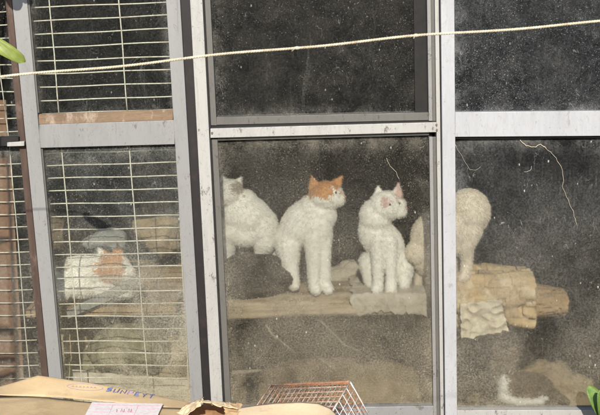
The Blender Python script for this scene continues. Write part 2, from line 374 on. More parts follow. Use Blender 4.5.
# right-hand members
RA, RB = ((427, 0), (433.2, 400)), ((430.8, 0), (436.6, 400))
RC, RD = ((434.7, 0), (440.3, 400)), ((438.9, 0), (443.7, 400))
bar('bead', vstrip(RA, RB, TOP, 121), .010, .045, M['alu_pale'], mw)
bar('bead', vstrip(RA, RB, 137, BOT), .010, .03, M['alu_pale'], mw)
bar('inner_frame', vstrip(RB, RC, TOP, 121), .016, .045, M['alu_grey'], mw)
bar('inner_frame', vstrip(RB, RC, 137, BOT), .016, .03, M['alu_grey'], mw)
bar('stile', vstrip(RC, RD, TOP, BOT), .000, .05, M['alu_mid'], mw)
bar('gasket_or_shade', vstrip(RD, ((441, 0), (445.4, 400)), TOP, BOT), .014, .03, M['gasket_or_shade'], mw)
bar('seal_strip', vstrip(((413.5, 0), (419, 400)), RA, TOP, 113), .040, .008, M['gasket_or_shade'], mw)  # black strip added in place of the jamb's shadow on the dusty glass
# cross rail: lower edge of the upper pane frame, then the pale rail
bar('inner_frame', hstrip(xat(G1, 120), xat(RA, 117), 117.2, 112.6, 125, 120.2), .013, .045, M['alu_grey'], mw)
bar('gasket_or_shade', hstrip(xat(G0, 128), xat(RC, 124), 125, 120.2, 129, 123), .017, .025, M['gasket_or_shade'], mw)
rl = bar('rail', hstrip(xat(G0, 133) - 1, xat(RC, 128), 128.8, 122.4, 138, 132.2), -.002, .03, M['alu_mid'], mw)
bar('inner_frame', hstrip(xat(G1, 139), xat(RA, 135), 138.1, 132.4, 140.6, 135.2), .014, .03, M['alu_grey'], mw)
bar('bottom_rail', hstrip(xat(G1, 415), xat(RA, 410), 409, 406, 432, 430), .006, .04, M['alu_left'], mw)
bar('top_rail', hstrip(xat(G1, -40), xat(RA, -40), -45, -48, -32, -36), .006, .06, M['alu_mid'], mw)
for (x, y) in ((436.5, 124.8), (436.8, 130), (212, 133)):
    g = Geo(); p = P(x, y, -.002 if x > 300 else -.003); g.tube([p + Vector((0, .004, 0)), p + Vector((0, -.004, 0))], [.0045, .0035], 10)
    g.link('bolt', M['bolt'], mw)
PM1 = mat_pane('dusty_pane_c', 7.7, .085, .02, topcol=(.36, .355, .33), specks=1.2)
PM2 = mat_pane('dusty_pane_d', 12.9, .055, .20, lowcol=(.38, .335, .25), topcol=(.38, .36, .31), z0=.4, z1=1.3, haze=.38, specks=1.7)
pane('glass_pane', [(xat(G1, -40) - 3, -40), (xat(G1, 122) - 3, 122), (xat(RA, 120) + 3, 117), (xat(RA, -40) + 3, -42)], .05, PM1, mw)
pane('glass_pane', [(xat(G1, 139) - 3, 139), (xat(G1, 412) - 3, 412), (xat(RA, 410) + 3, 410), (xat(RA, 134) + 3, 133.6)], .03, PM2, mw)

# ------------------------------------------------------------------ right window
rw = empty('sliding_window', P(530, BOT, 0), 'right window with broad bluish white metal post and rail round its speckled panes', 'window')
PA, PB = ((440.8, 0), (445.2, 400)), ((454.3, 0), (457, 400))
bar('stile', vstrip(PA, PB, TOP, BOT), -.022, .06, M['alu_right'], rw)
bar('stile', [(645, TOP), (646, BOT), (660, BOT), (659, TOP)], -.022, .06, M['alu_right'], rw)
bar('rail', hstrip(xat(PB, 124) , 645.1, 112.3, 110.6, 136.9, 135.6), -.017, .032, M['alu_right'], rw)
bar('rail', hstrip(xat(PB, 124), 645.1, -44, -46, -30, -32), -.017, .05, M['alu_right'], rw)
bar('bottom_rail', hstrip(xat(PB, 412), 645.6, 410.3, 410, 432, 431.5), -.017, .05, M['alu_mid'], rw)
bar('gasket_or_shade', hstrip(xat(PB, 138), 645, 136.9, 135.7, 139, 137.6), -.004, .02, M['gasket_or_shade'], rw)  # dark strip standing in for the shadow line under the rail
PR1 = mat_pane('dusty_pane_e', 17.3, .11, .03, topcol=(.36, .38, .40), specks=1.7, haze=.1)
PR2 = mat_pane('dusty_pane_f', 23.5, .06, .16, lowcol=(.40, .36, .28), topcol=(.38, .39, .39), specks=2.6, z0=.45, z1=1.3, haze=.3)
pane('glass_pane', [(453, -35), (454, 116), (648, 114), (647, -36)], .012, PR1, rw)
pane('glass_pane', [(454, 133), (455, 415), (649, 415), (648, 132)], .012, PR2, rw)

# ------------------------------------------------------------------ far-left window
fw = empty('casement_window', P(0, BOT, 0), 'dark old wooden window at the far left edge with a brown board behind the glass', 'window')
bar('stile', vstrip(((5, 0), (44, 400)), ((11.6, 0), (50.6, 400)), TOP, BOT), .012, .05, M['old_wood_dark'], fw)
bar('rail', hstrip(-60, xat(((5, 0), (44, 400)), 138), 140, 137, 149, 145.5), -.006, .05, M['gasket_or_shade'], fw)
bar('rail', hstrip(-60, 5, -44, -44, -32, -33), .012, .05, M['old_wood_dark'], fw)
bar('rail', hstrip(-60, xat(((5, 0), (44, 400)), 415), 408, 408, 432, 432), .012, .05, M['old_wood_dark'], fw)
bar('stile', [(-68, TOP), (-50, BOT), (-44, BOT), (-60, TOP)], .012, .05, M['old_wood_dark'], fw)
bar('latch', hstrip(7, 24, 142.5, 141.5, 146.5, 146), -.012, .02, M['alu_mid'], fw)
PF1 = mat_pane('dusty_pane_g', 31.1, .04, .02, specks=1)
PF2 = mat_pane('dusty_pane_h', 36.6, .06, .14, specks=.7, z0=.4, z1=1.3)
pane('glass_pane', [(-62, -40), (-58, 144), (20, 143), (6, -40)], .03, PF1, fw)
pane('glass_pane', [(-58, 144.6), (-48, 415), (46, 415), (20, 144)], .03, PF2, fw)
hs = [(y, y - 1.5) for y in np.arange(-40, 136, 13.3)] + [(y, y - .8) for y in np.arange(152, 410, 12.6)]
o = wires('wire_grid', hs, [((-14, -40), (10, 150)), ((10, 150), (32, 405)), ((-45, -40), (-25, 400))], .07, .0021, M['wire'],
          'wire grid strip behind the far left window, beside the brown board', 'wire grid', lambda y: -55 + .03 * y, lambda y: 8 + .085 * y)
g = Geo().prism([P(-70, 153, .085), P(-70, 430, .085), P(27, 430, .085), P(10.5, 153, .085)], [P(-70, 153, .1), P(-70, 430, .1), P(27, 430, .1), P(10.5, 153, .1)])
tag(g.link('wooden_board', M['brown_board'], None, bevel=.001), 'brown board standing behind the lower pane of the far left window', 'board')
g = Geo().prism([P(-70, 100, .11), P(-70, 139, .11), P(9, 139, .11), P(6, 100, .11)], [P(-70, 100, .13), P(-70, 139, .13), P(9, 139, .13), P(6, 100, .13)])
tag(g.link('wooden_board', M['brown_board'], None, bevel=.001), 'small brown board behind the upper pane of the far left window', 'board')

# ------------------------------------------------------------------ house wall, room, ground
zt, zb = P(300, TOP, 0).z, P(300, BOT, 0).z
xl, xr = P(-60, 200, 0).x - .03, P(655, 200, 0).x + .0
def struct(name, g, mat, kind='structure', **kw):
    o = g.link(name, mat, None, **kw)
    o['kind'] = kind; return o
hw = empty('house_wall', (0, .1, 0), 'weathered wooden house wall round and below the windows', 'wall')
def siding(x0, x1, z0, z1, nm):
    g = Geo(); z = z0
    while z < z1 - .001:
        zz = min(z + .14, z1)
        g.prism([(x0, -.032, z), (x0, -.020, zz), (x1, -.020, zz), (x1, -.032, z)], [(x0, .1, z), (x0, .1, zz), (x1, .1, zz), (x1, .1, z)]); z = zz
    g.link(nm, M['siding'], hw)
siding(-4, 4, 0, zb - .02, 'lower_siding'); siding(-4, 4, zt + .02, 2.75, 'upper_siding')
siding(-4, xl - .02, zb - .02, zt + .02, 'side_siding'); siding(xr + .02, 4, zb - .02, zt + .02, 'side_siding')
Geo().box((xl - .02, -.05, zb - .025), (xr + .02, .12, zb + .0)).link('sill', M['old_wood_dark'], hw, bevel=.003)
Geo().box((xl - .02, -.03, zt), (xr + .02, .12, zt + .03)).link('lintel', M['old_wood_dark'], hw, bevel=.003)
struct('ground', Geo().add([(-150, -150, 0), (150, -150, 0), (150, 150, 0), (-150, 150, 0)], [(0, 1, 2, 3)]), M['ground'])
struct('floor', Geo().box((-3.9, .1, .0), (3.9, 3.2, .06)), M['earth'])
struct('wall_back', Geo().box((-4, 3.2, 0), (4, 3.3, 2.75)), M['soot'])
struct('wall_left', Geo().box((-4, .1, 0), (-3.9, 3.2, 2.75)), M['soot'])
struct('wall_right', Geo().box((3.9, .1, 0), (4, 3.2, 2.75)), M['soot'])
struct('ceiling', Geo().box((-4, .1, 2.75), (4, 3.3, 2.85)), M['soot'])

# ------------------------------------------------------------------ cat builder
def ellipsoid(g, c, r, ax=None, n=14):
    c = Vector(c); vs = []; fs = []; m = n // 2
    rot = ax if ax is not None else Matrix.Identity(3)
    for i in range(m + 1):
        for k in range(n):
            th = math.pi * i / m; ph = 2 * math.pi * k / n
            vs.append(c + rot @ Vector((r[0] * math.sin(th) * math.cos(ph), r[1] * math.sin(th) * math.sin(ph), r[2] * math.cos(th))))
    for i in range(m):
        for k in range(n): fs.append((i * n + k, (i + 1) * n + k, (i + 1) * n + (k + 1) % n, i * n + (k + 1) % n))
    g.add(vs, fs)
def cat(name, Y0, prims, colfn, label, group='cats sheltering behind the glass', flow=(0, 0, -1), fur=26000, furlen=.009, eyes=(), nose=None):
    """prims in photo pixels with a depth offset in pixels: ('e',x,y,d,rx,ry,rd[,tilt]) ellipsoid, ('l',[(x,y,d,r),...]) limb, ('ear',x,y,d,dx,dy,w)"""
    s = S(Y0)
    g = Geo()
    pt = lambda x, y, d: P(x, y, Y0 + d * s)
    for p in prims:
        if p[0] == 'e':
            a = R(p[7]) if len(p) > 7 else 0
            rot = Matrix.Rotation(a, 3, 'Y')
            ellipsoid(g, pt(*p[1:4]), (p[4] * s, p[6] * s, p[5] * s), rot)
        elif p[0] == 'l':
            q = p[1]
            for i in range(len(q) - 1):
                for t in np.linspace(0, 1, 7):
                    x, y, d, r = [lerp(q[i][k], q[i + 1][k], t) for k in range(4)]
                    ellipsoid(g, pt(x, y, d), (r * s,) * 3, n=10)
        elif p[0] == 'ear':
            _, x, y, d, dx, dy, wd = p; dx *= 1.3; dy *= 1.3; wd *= 1.1
            b0, tip = pt(x, y, d), pt(x + dx, y + dy, d)
            side = (pt(x - dy, y + dx, d) - b0).normalized()
            th = Vector((0, 1, 0)) * s * 1.7
            bs = [b0 + side * wd * s, b0 - side * wd * s]
            g.add([bs[0] - th, bs[1] - th, bs[1] + th * 1.4, bs[0] + th * 1.4, tip - th * .35, tip + th * .35],
                  [(0, 1, 4), (2, 3, 5), (1, 2, 5, 4), (3, 0, 4, 5), (0, 3, 2, 1)])
    me = bpy.data.meshes.new('tmp'); me.from_pydata([tuple(v) for v in g.v], [], g.f); me.update()
    o = bpy.data.objects.new('tmp', me); col.objects.link(o)
    rm = o.modifiers.new('r', 'REMESH'); rm.mode = 'VOXEL'; rm.voxel_size = .0042
    sm = o.modifiers.new('s', 'SMOOTH'); sm.factor = .6; sm.iterations = 7
    dg = bpy.context.evaluated_depsgraph_get(); dg.update()
    ev = o.evaluated_get(dg).to_mesh()
    nv = len(ev.vertices); v = np.empty(nv * 3); ev.vertices.foreach_get('co', v); v = v.reshape(-1, 3)
    nr = np.empty(nv * 3); ev.vertices.foreach_get('normal', nr); nr = nr.reshape(-1, 3)
    faces = [tuple(p.vertices) for p in ev.polygons]
    bpy.data.objects.remove(o); bpy.data.meshes.remove(me)
    # photo position of a vertex, for the coat's patches
    def px(q):
        d = q - np.array(CAM); z = d @ np.array(F)
        return 300 + FPX * (d @ np.array(RT)) / z, 207.5 - FPX * (d @ np.array(UP)) / z
    X, Yp = px(v)
    jit = np.array([noise.noise(Vector(q) * 45) for q in v])
    jt = rng.normal(0, 1.5, (nv, 2))
    cols = np.array([colfn(x + j * 5 + j2[0], y + j * 5 + j2[1], dd) for x, y, j, j2, dd in zip(X, Yp, jit, jt, (v[:, 1] - Y0) / s)])
    # short fur: thin blades rooted on the skin
    idx = rng.integers(0, nv, fur)
    root = v[idx] + rng.normal(0, .0012, (fur, 3)); n_ = nr[idx]
    fl = np.array(flow) + rng.normal(0, .25, (fur, 3)); fl -= n_ * np.sum(fl * n_, 1, keepdims=True)
    d = n_ * .55 + fl / (np.linalg.norm(fl, axis=1, keepdims=True) + 1e-6) * .8
    d /= np.linalg.norm(d, axis=1, keepdims=True)
    L = furlen * rng.uniform(.5, 1.2, (fur, 1))
    sd = np.cross(d, rng.normal(0, 1, (fur, 3))); sd /= np.linalg.norm(sd, axis=1, keepdims=True)
    wd = .0007
    tri = np.stack([root - sd * wd, root + sd * wd, root + d * L], 1).reshape(-1, 3)
    vv = np.vstack([v, tri]); fc = np.repeat(cols[idx] * rng.uniform(.85, 1.08, (fur, 1)), 3, 0)
    fcs = faces + [(nv + 3 * i, nv + 3 * i + 1, nv + 3 * i + 2) for i in range(fur)]
    b = link(name, vv, fcs, M['coat'], None, smooth=True, colors=np.clip(np.vstack([cols, fc]), 0, 1))
    tag(b, label, 'cat', group)
    for (x, y, d, r) in eyes:
        e = Geo(); ellipsoid(e, pt(x, y, d), (r * s, r * s * .8, r * s), n=12); e.link('eye', M['eye'], b, smooth=True)
    if nose:
        x, y, d, r = nose
        e = Geo(); ellipsoid(e, pt(x, y, d), (r * s, r * s, r * s * .7), n=12); e.link('nose', M['nose'], b, smooth=True)
    return b
WHITE = np.array((.86, .83, .77)); ORANGE = np.array((.58, .29, .12)); PINK = np.array((.72, .42, .36)); GREYB = np.array((.45, .38, .32))
CREAM = np.array((.76, .67, .55)); BROWN = np.array((.15, .11, .075))
def inside(x, y, cx, cy, rx, ry): return ((x - cx) / rx) ** 2 + ((y - cy) / ry) ** 2 < 1
# cat A: hunched white cat at the left of the middle window, turned to the left
cat('cat', .27, [('e', 250, 216, 2, 24, 20, 18, 40), ('e', 262, 228, 2, 17, 21, 16, 5), ('e', 240, 214, 0, 20, 22, 16), ('e', 236, 230, 0, 17, 16, 14),
     ('e', 229, 193, -2, 15, 14, 14), ('e', 217, 196, -4, 8, 7, 8), ('e', 244, 203, 0, 15, 14, 13, 30), ('ear', 237, 184, 2, 4, -6, 5), ('ear', 224, 183, -2, -2, -7, 5),
     ('e', 265, 240, 0, 12, 15, 13, 12), ('e', 246, 234, 0, 18, 13, 14), ('l', [(263, 244, 0, 9), (262, 266, 0, 7), (258, 284, -3, 6)]), ('l', [(228, 240, 0, 9), (226, 262, 0, 7), (226, 283, -3, 6)]),
     ('l', [(268, 244, 8, 6), (280, 268, 12, 5), (270, 284, 8, 4.5)])],
    lambda x, y, d: GREYB if inside(x, y, 237, 188, 7, 7) else WHITE, 'hunched white cat with a small brown mark by its ear, leftmost behind the middle window',
    flow=(.8, 0, -.5))
# cat B: white cat with orange crown, sitting, looking right and up
def colB(x, y, d):
    if y < 212 and x > 304:
        if x > 332 and y > 188 and x < 343: return WHITE
        if y < 199 - abs(x - 322) * .12: return ORANGE
        if x >= 342 and y < 201: return ORANGE * .7 + WHITE * .25
    if inside(x, y, 275, 214, 8, 12): return ORANGE * .35 + WHITE * .55
    return WHITE
cat('cat', .25, [('e', 300, 224, 0, 19, 28, 16, 34), ('e', 288, 240, 3, 15, 18, 15), ('e', 311, 212, -2, 14, 18, 14), ('e', 320, 232, -3, 13, 24, 12),
     ('e', 326, 196, -5, 18, 15, 15), ('e', 337, 199, -8, 8.5, 7.5, 7.5), ('e', 321, 214, -3, 16, 18, 14, 0), ('ear', 315, 188, -5, -3, -11, 6), ('ear', 335, 186, -3, 6.5, -9, 6),
     ('e', 316, 228, -6, 16, 24, 13, -4), ('l', [(313, 238, -10, 10), (314, 262, -12, 7.5), (314, 284, -13, 6), (316, 289, -16, 6)]), ('l', [(323, 236, -6, 9), (324, 260, -8, 7), (325, 284, -10, 5.6), (328, 289, -13, 5.6)]),
     ('l', [(288, 246, -4, 13), (290, 266, -6, 9), (294, 284, -10, 6)])],
    colB, 'sitting white cat with an orange crown and ears, gazing up to the right', flow=(-.4, 0, -.8), eyes=[(336, 192.5, -17, 1.1)], nose=(345, 196.5, -9, 1.4))
# cat C: white cat, upright, face to the right
def colC(x, y, d):
    if y < 199 and x > 394: return PINK * .6 + WHITE * .3
    if inside(x, y, 386, 203, 5, 5): return PINK * .55 + WHITE * .25
    return WHITE
cat('cat', .24, [('e', 376, 232, 0, 18, 24, 16, -8), ('e', 374, 216, -2, 15, 17, 14), ('e', 385, 250, 2, 20, 27, 16), ('e', 397, 262, 4, 12, 20, 14),
     ('e', 386, 206, -6, 18, 15.5, 15), ('e', 376, 218, -5, 16, 14, 14), ('e', 399, 211, -10, 8, 7, 7.5), ('e', 401, 204, -8, 5, 6, 7), ('ear', 397, 195, -5, 1.5, -11, 5.5), ('ear', 379, 195, -1, -1, -8, 5.5),
     ('l', [(378, 240, -12, 9), (378, 264, -14, 6.2), (378, 284, -15, 5.6), (377, 289, -19, 6)]), ('l', [(390, 242, -13, 8), (391, 264, -15, 6), (391, 284, -16, 5.6), (391, 289, -20, 6)]),
     ('l', [(404, 270, -2, 10), (404, 284, -8, 6)]), ('l', [(370, 262, 4, 12), (370, 282, 2, 6)])],
    colC, 'white cat sitting upright in the middle with one pink ear, face turned right', flow=(.0, 0, -1), eyes=[(399, 203.5, -15.5, 1.3), (390, 204.5, -20, 1.2)], nose=(406, 208, -12, 1.7))
# cat D: cream cat, head down behind the post, rump raised to the right
cat('cat', .24, [('e', 468, 212, 2, 23, 24, 20), ('e', 450, 225, 0, 26, 21, 18, 20), ('e', 430, 236, 0, 20, 24, 17, 10), ('e', 458, 232, 0, 18, 16, 16), ('e', 425, 250, 0, 15, 26, 15), ('e', 446, 240, 0, 20, 20, 15),
     ('e', 418, 252, -4, 13, 13, 12), 
     ('l', [(470, 230, -4, 13), (465, 246, -6, 9), (467, 260, -4, 6), (465, 276, -8, 5.5), (462, 278, -11, 5)]), ('l', [(456, 236, 8, 11), (452, 256, 8, 5.5), (452, 277, 6, 5)]),
     ('l', [(434, 248, -8, 8), (432, 268, -9, 5.5), (430, 284, -12, 5.2)]), ('l', [(424, 250, 6, 8), (420, 270, 6, 5), (418, 284, 4, 5)]),],
    lambda x, y, d: CREAM, 'fluffy cream cat with its round rump raised, standing behind the white window post', flow=(.5, 0, -.7), furlen=.009, fur=30000)
# cat E: lying behind the wire grid
def colE(x, y, d):
    if inside(x, y, 112, 268, 17, 15) or (y < 257 and x > 104): return ORANGE if x < 124 else WHITE
    if inside(x, y, 60, 262, 8, 8): return GREYB
    return WHITE
cat('cat', .24, [('e', 82, 277, 0, 34, 22, 20), ('e', 62, 280, 2, 20, 20, 18), ('e', 98, 272, -4, 18, 17, 16), ('e', 114, 268, -10, 17, 15.5, 15), ('e', 127, 273, -14, 9, 8, 8),
     ('ear', 118, 257, -10, 0, -12, 6.5), ('ear', 104, 257, -6, -5, -8, 6), ('l', [(100, 288, -14, 8), (118, 294, -20, 6), (128, 293, -22, 5.5)]), ('l', [(62, 290, -12, 11), (48, 298, -16, 7), (40, 296, -12, 5)])],
    colE, 'lying white cat with an orange patch over its head and ear, behind the wire grid', flow=(-.9, 0, -.3), eyes=[(124, 266, -22, 2.0)], nose=(134, 271, -18, 1.6))
# cat F: brown and white cat low in the right window
def colF(x, y, d):
    if y > 376 and (x < 508 or (y > 396 and d < -11)): return WHITE * .9
    if y < 372 and inside(x, y, 492, 366, 4, 4): return BROWN * 1.5
    return BROWN
cat('cat', .26, [('e', 526, 388, 6, 30, 17, 16, 0), ('e', 510, 384, 2, 14, 17, 14), ('e', 503, 386, -8, 5.5, 14, 7), ('e', 503, 362, -4, 13.5, 12, 12), ('e', 495, 366, -12, 6, 5.5, 6),
     ('ear', 512, 354, -2, 4, -8, 5), ('ear', 497, 352, -2, -3, -8, 5), ('l', [(503, 396, -10, 6), (516, 402, -14, 4.2), (541, 401, -16, 3.4)]), ('l', [(540, 392, 0, 13), (556, 398, -2, 7), (566, 402, 0, 4)])],
    colF, 'dim brown cat with a white chest and outstretched white foreleg, low behind the right window', flow=(.9, 0, -.3), fur=16000, eyes=[(497, 360, -14, 1.6)])

# ------------------------------------------------------------------ beam, coverings and clutter inside
zbm = P(385, 290, .23).z
bx0, bx1 = P(219, 300, .3).x, P(640, 300, .3).x
def rough_slab(name, x0, x1, y0, y1, z0, z1, mat, label, cat_, amp=.006, seed=0, nx=90, freq=6, kind=None, tilt=0):
    """a board or log with an uneven surface, closed"""
    g = Geo(); ring = []
    ny, nz = 8, 5
    prof = [(lerp(y0, y1, t), z1) for t in np.linspace(0, 1, ny)] + [(y1, lerp(z1, z0, t)) for t in np.linspace(0, 1, nz)][1:] + \
           [(lerp(y1, y0, t), z0) for t in np.linspace(0, 1, ny)][1:] + [(y0, lerp(z0, z1, t)) for t in np.linspace(0, 1, nz)][1:-1]
    vs = []; n = len(prof)
    for i in range(nx):
        x = lerp(x0, x1, i / (nx - 1))
        for (y, z) in prof:
            q = Vector((x, y, z)); d = noise.turbulence_vector(q * freq + Vector((seed, 0, 0)), 4, False) if False else Vector((noise.noise(q * freq + Vector((seed, 0, 0))), noise.noise(q * freq + Vector((seed, 5, 0))), noise.noise(q * freq * 1.7 + Vector((seed, 0, 9)))))
            vs.append(q + d * amp + Vector((0, 0, tilt * (x - x0))))
    fs = [(i * n + k, i * n + (k + 1) % n, (i + 1) * n + (k + 1) % n, (i + 1) * n + k) for i in range(nx - 1) for k in range(n)] + [tuple(range(n)), tuple((nx - 1) * n + k for k in range(n - 1, -1, -1))]
    g.add(vs, fs); o = g.link(name, mat, None, smooth=False)
    return tag(o, label, cat_)
def log(name, x0, x1, cy, cz, ry, rz, mat, label, cat_, seed=0, amp=.12, groove=.05, ex=2.6, nx=150, n=72, taper=0, crease=0):
    """a log or a wrapped bundle lying along the sill: uneven outline, long grooves, creases"""
    g = Geo(); vs = []
    for i in range(nx):
        u = i / (nx - 1); x = lerp(x0, x1, u)
        endr = 1 - .25 * max(0, 1 - min(u, 1 - u) / .04) ** 2
        for k in range(n):
            th = 2 * math.pi * k / n; c_, s_ = math.cos(th), math.sin(th)
            f = (abs(c_) ** ex + abs(s_) ** ex) ** (-1 / ex)
            q = Vector((x * 5, c_ * 1.4, s_ * 1.4 + seed))
            f *= endr * (1 - taper * u) * (1 + amp * noise.noise(q) + groove * noise.noise(Vector((x * 3, th * 5, seed))) + groove * .6 * noise.noise(Vector((x * 9, th * 14, seed)))
                 - crease * (max(0, .12 - abs(noise.noise(Vector((x * 9 + 3, c_ * 2.5, s_ * 2.5 + seed)))))) * 3)
            vs.append(Vector((x + .012 * noise.noise(Vector((th * 2, u * 30, seed))), cy + ry * c_ * f, cz + rz * s_ * f)))
    fs = [(i * n + k, i * n + (k + 1) % n, (i + 1) * n + (k + 1) % n, (i + 1) * n + k) for i in range(nx - 1) for k in range(n)] + [tuple(range(n)), tuple((nx - 1) * n + k for k in range(n - 1, -1, -1))]
    return tag(g.add(vs, fs).link(name, mat, None, smooth=True), label, cat_)
log('log', bx0, P(452, 300, .2).x, .30, zbm - .052, .155, .052, M['beam'], 'long pale weathered log the white cats sit on behind the middle window', 'log', 3, .10, .07)
# trestles carrying it
for i, (x, nm) in enumerate(((bx0 + .12, 'left'), (bx0 + .95, 'right'))):
    t = empty('trestle', (x, .45, .06), ('wooden trestle under the left end of the cats\' log', 'wooden trestle under the middle of the cats\' log')[i], 'trestle', 'trestles under the log')
    for yy in (.36, .56):
        Geo().box((x - .025, yy - .025, .06), (x + .025, yy + .025, zbm - .15)).link('leg', M['soot'], t, bevel=.003)
    Geo().box((x - .03, .31, zbm - .15), (x + .03, .60, zbm - .095)).link('crosspiece', M['soot'], t, bevel=.003)

def sheet(name, corners, mat, label, cat_, amp=.012, freq=9, seed=0, n=34, thick=.003, drop=None, crumple=.004, parent=None, smooth=True):
    """crumpled sheet spanning four world corners (tl, tr, br, bl), real thickness"""
    tl, tr, br, bl = [Vector(c) for c in corners]
    nrm = (tr - tl).cross(bl - tl).normalized()
    top = []
    for i in range(n):
        for k in range(n):
            u, v = k / (n - 1), i / (n - 1)
            q = (tl.lerp(tr, u)).lerp(bl.lerp(br, u), v)
            e = noise.noise(Vector((u * 7, v * 7, seed))) * .012
            edge = (min(u, 1 - u, v, 1 - v) < .02)
            d = noise.noise(q * freq + Vector((seed, 0, 0))) * amp + (abs(noise.noise(q * freq * 3 + Vector((0, seed, 0)))) - .2) * -crumple * 2
            q = q - nrm * d
            if edge: q = q + (tr - tl).normalized() * e + (bl - tl).normalized() * e
            if drop: q = drop(q, u, v)
            top.append(q)
    bot = [q + nrm * thick for q in top]; N = n * n
    fs = []
    for i in range(n - 1):
        for k in range(n - 1):
            a = i * n + k; fs.append((a, a + n, a + n + 1, a + 1)); fs.append((N + a, N + a + 1, N + a + n + 1, N + a + n))
    rim = [k for k in range(n)] + [i * n + n - 1 for i in range(1, n)] + [(n - 1) * n + k for k in range(n - 2, -1, -1)] + [i * n for i in range(n - 2, 0, -1)]
    for a, b in zip(rim, rim[1:] + rim[:1]): fs.append((a, b, N + b, N + a))
    g = Geo().add(top + bot, fs); o = g.link(name, mat, parent, smooth=smooth)
    return tag(o, label, cat_) if label else o
def lump(name, c, r, mat, label, cat_, seed=0, amp=.3, freq=5, n=56, flat=None, group=None):
    """a slumped bundle or sack: folded noise over an ellipsoid, flattened underneath"""
    g = Geo(); c = Vector(c); vs = []; m = n // 2
    for i in range(m + 1):
        for k in range(n):
            th = math.pi * i / m; ph = 2 * math.pi * k / n
            u = Vector((math.sin(th) * math.cos(ph), math.sin(th) * math.sin(ph), math.cos(th)))
            q = Vector((u.x * r[0], u.y * r[1], u.z * r[2]))
            f = 1 + amp * noise.noise(q * freq + Vector((seed, 0, 0))) - amp * .55 * abs(noise.noise(q * freq * 2.3 + Vector((0, seed, 0)))) + amp * .25 * noise.noise(q * freq * 6 + Vector((0, seed, 0)))
            p = c + q * f
            if flat is not None: p.z = max(p.z, flat)
            vs.append(p)
    fs = [(i * n + k, (i + 1) * n + k, (i + 1) * n + (k + 1) % n, i * n + (k + 1) % n) for i in range(m) for k in range(n)]
    g.add(vs, fs); o = g.link(name, mat, None, smooth=True); return tag(o, label, cat_, group)

def onbeam(px, py, Y=.3): q = P(px, py, Y); return q
def drape(x0, x1, ytop_px, ybot_px, seed, mat, name, label, cat_, back=.5, front=.277, amp=.01, skew=0, rag=.02):
    """a sheet lying on the plank and folded down over its front edge"""
    a, b = P(x0, 300, front), P(x1, 300, front)
    zt_ = zbm + .006; zb0 = P(x0, ybot_px, front).z
    L1 = back - front; L2 = zt_ - zb0; tot = L1 + L2; n = 40; top = []
    for i in range(n):
        for k in range(n):
            u, v = k / (n - 1), i / (n - 1)
            x = lerp(a.x, b.x, u); s_ = v * tot * (1 + .10 * noise.noise(Vector((u * 4, 0, seed))))
            rr = .02
            if s_ < L1 - rr: q = Vector((x, back - s_, zt_))
            elif s_ < L1 + rr:
                t = (s_ - L1 + rr) / (2 * rr) * math.pi / 2; q = Vector((x, front + rr - rr * math.sin(t), zt_ - rr + rr * math.cos(t)))
            else: q = Vector((x, front, zt_ - (s_ - L1)))
            q.x += skew * (v - .5) + rag * (u - .5) * 2 * (.6 * noise.noise(Vector((v * 4, seed + u * 1.5, 2))) + .35 * noise.noise(Vector((v * 16, seed + u * 3, 2))))
            if v > .6: q.z += rag * 1.2 * (v - .6) / .4 * (.7 * noise.noise(Vector((u * 2.2, seed + .4, 4))) + .5 * noise.noise(Vector((u * 17, seed, 4))) + .3 * noise.noise(Vector((u * 40, seed, 4))))
            d = noise.noise(q * 13 + Vector((seed, 0, 0))) * amp + abs(noise.noise(q * 35 + Vector((0, seed, 0)))) * amp * .8
            q += Vector((noise.noise(Vector((v * 8, seed, 2))) * .012 if k in (0, n - 1) else 0, -abs(d) * (1 if s_ > L1 - rr else .2), abs(d) * .8 if s_ < L1 else 0))
            top.append(q)
    bot = [q + Vector((0, .002, -.002)) for q in top]; N = n * n; fs = []
    for i in range(n - 1):
        for k in range(n - 1):
            j = i * n + k; fs.append((j, j + n, j + n + 1, j + 1)); fs.append((N + j, N + j + 1, N + j + n + 1, N + j + n))
    rim = list(range(n)) + [i * n + n - 1 for i in range(1, n)] + [(n - 1) * n + k for k in range(n - 2, -1, -1)] + [i * n for i in range(n - 2, 0, -1)]
    for j, k in zip(rim, rim[1:] + rim[:1]): fs.append((j, k, N + k, N + j))
    return tag(Geo().add(top + bot, fs).link(name, mat, None, smooth=True), label, cat_)
drape(352, 440, 290, 314, 3, M['newsprint'], 'newspaper', 'crumpled greyish newspaper over the log under the upright white cat', 'newspaper', amp=.022, back=.40, front=.142, rag=.02)
log('cardboard_bundle', P(448, 300, .2).x, P(536, 300, .2).x, .30, P(490, 311, .16).z + .02, .15, .122, M['card_gold'], 'rounded tan cardboard bundle beneath the cream cat in the right window', 'bundle', 8, .22, .10, 2.5, crease=.5)
log('wood_block', P(530, 300, .2).x, P(575, 300, .2).x, .36, P(560, 312, .2).z, .11, .068, M['card_dark'], 'dim brown wood block at the right end of the tan cardboard bundle', 'block', 12, .25, .08, 2.2, taper=.25, crease=.5)
sheet('paper_wrapper', [P(460, 304, .124), P(501, 299, .124), P(509, 332, .130), (P(461, 338, .128))], M['paper'], 'pale crumpled paper stuck on the front of the tan cardboard bundle', 'paper', .02, 9, 14, n=60, crumple=.012)
lump('cloth_bundle_added', P(250, 276, .185), (.165, .035, .095), M['cloth_dark_gap'], 'dark bundle in front of the hunched white cat, added to fill the dark gap there', 'bundle', 6, .22, 14)  # added heap, its dark colour stands in for the dark gap under the cats
lump('rag', P(350, 275, .47), (.13, .06, .06), M['newsprint'], 'crumpled grey rag on the log between the two sitting cats', 'rag', 19, .4, 12)
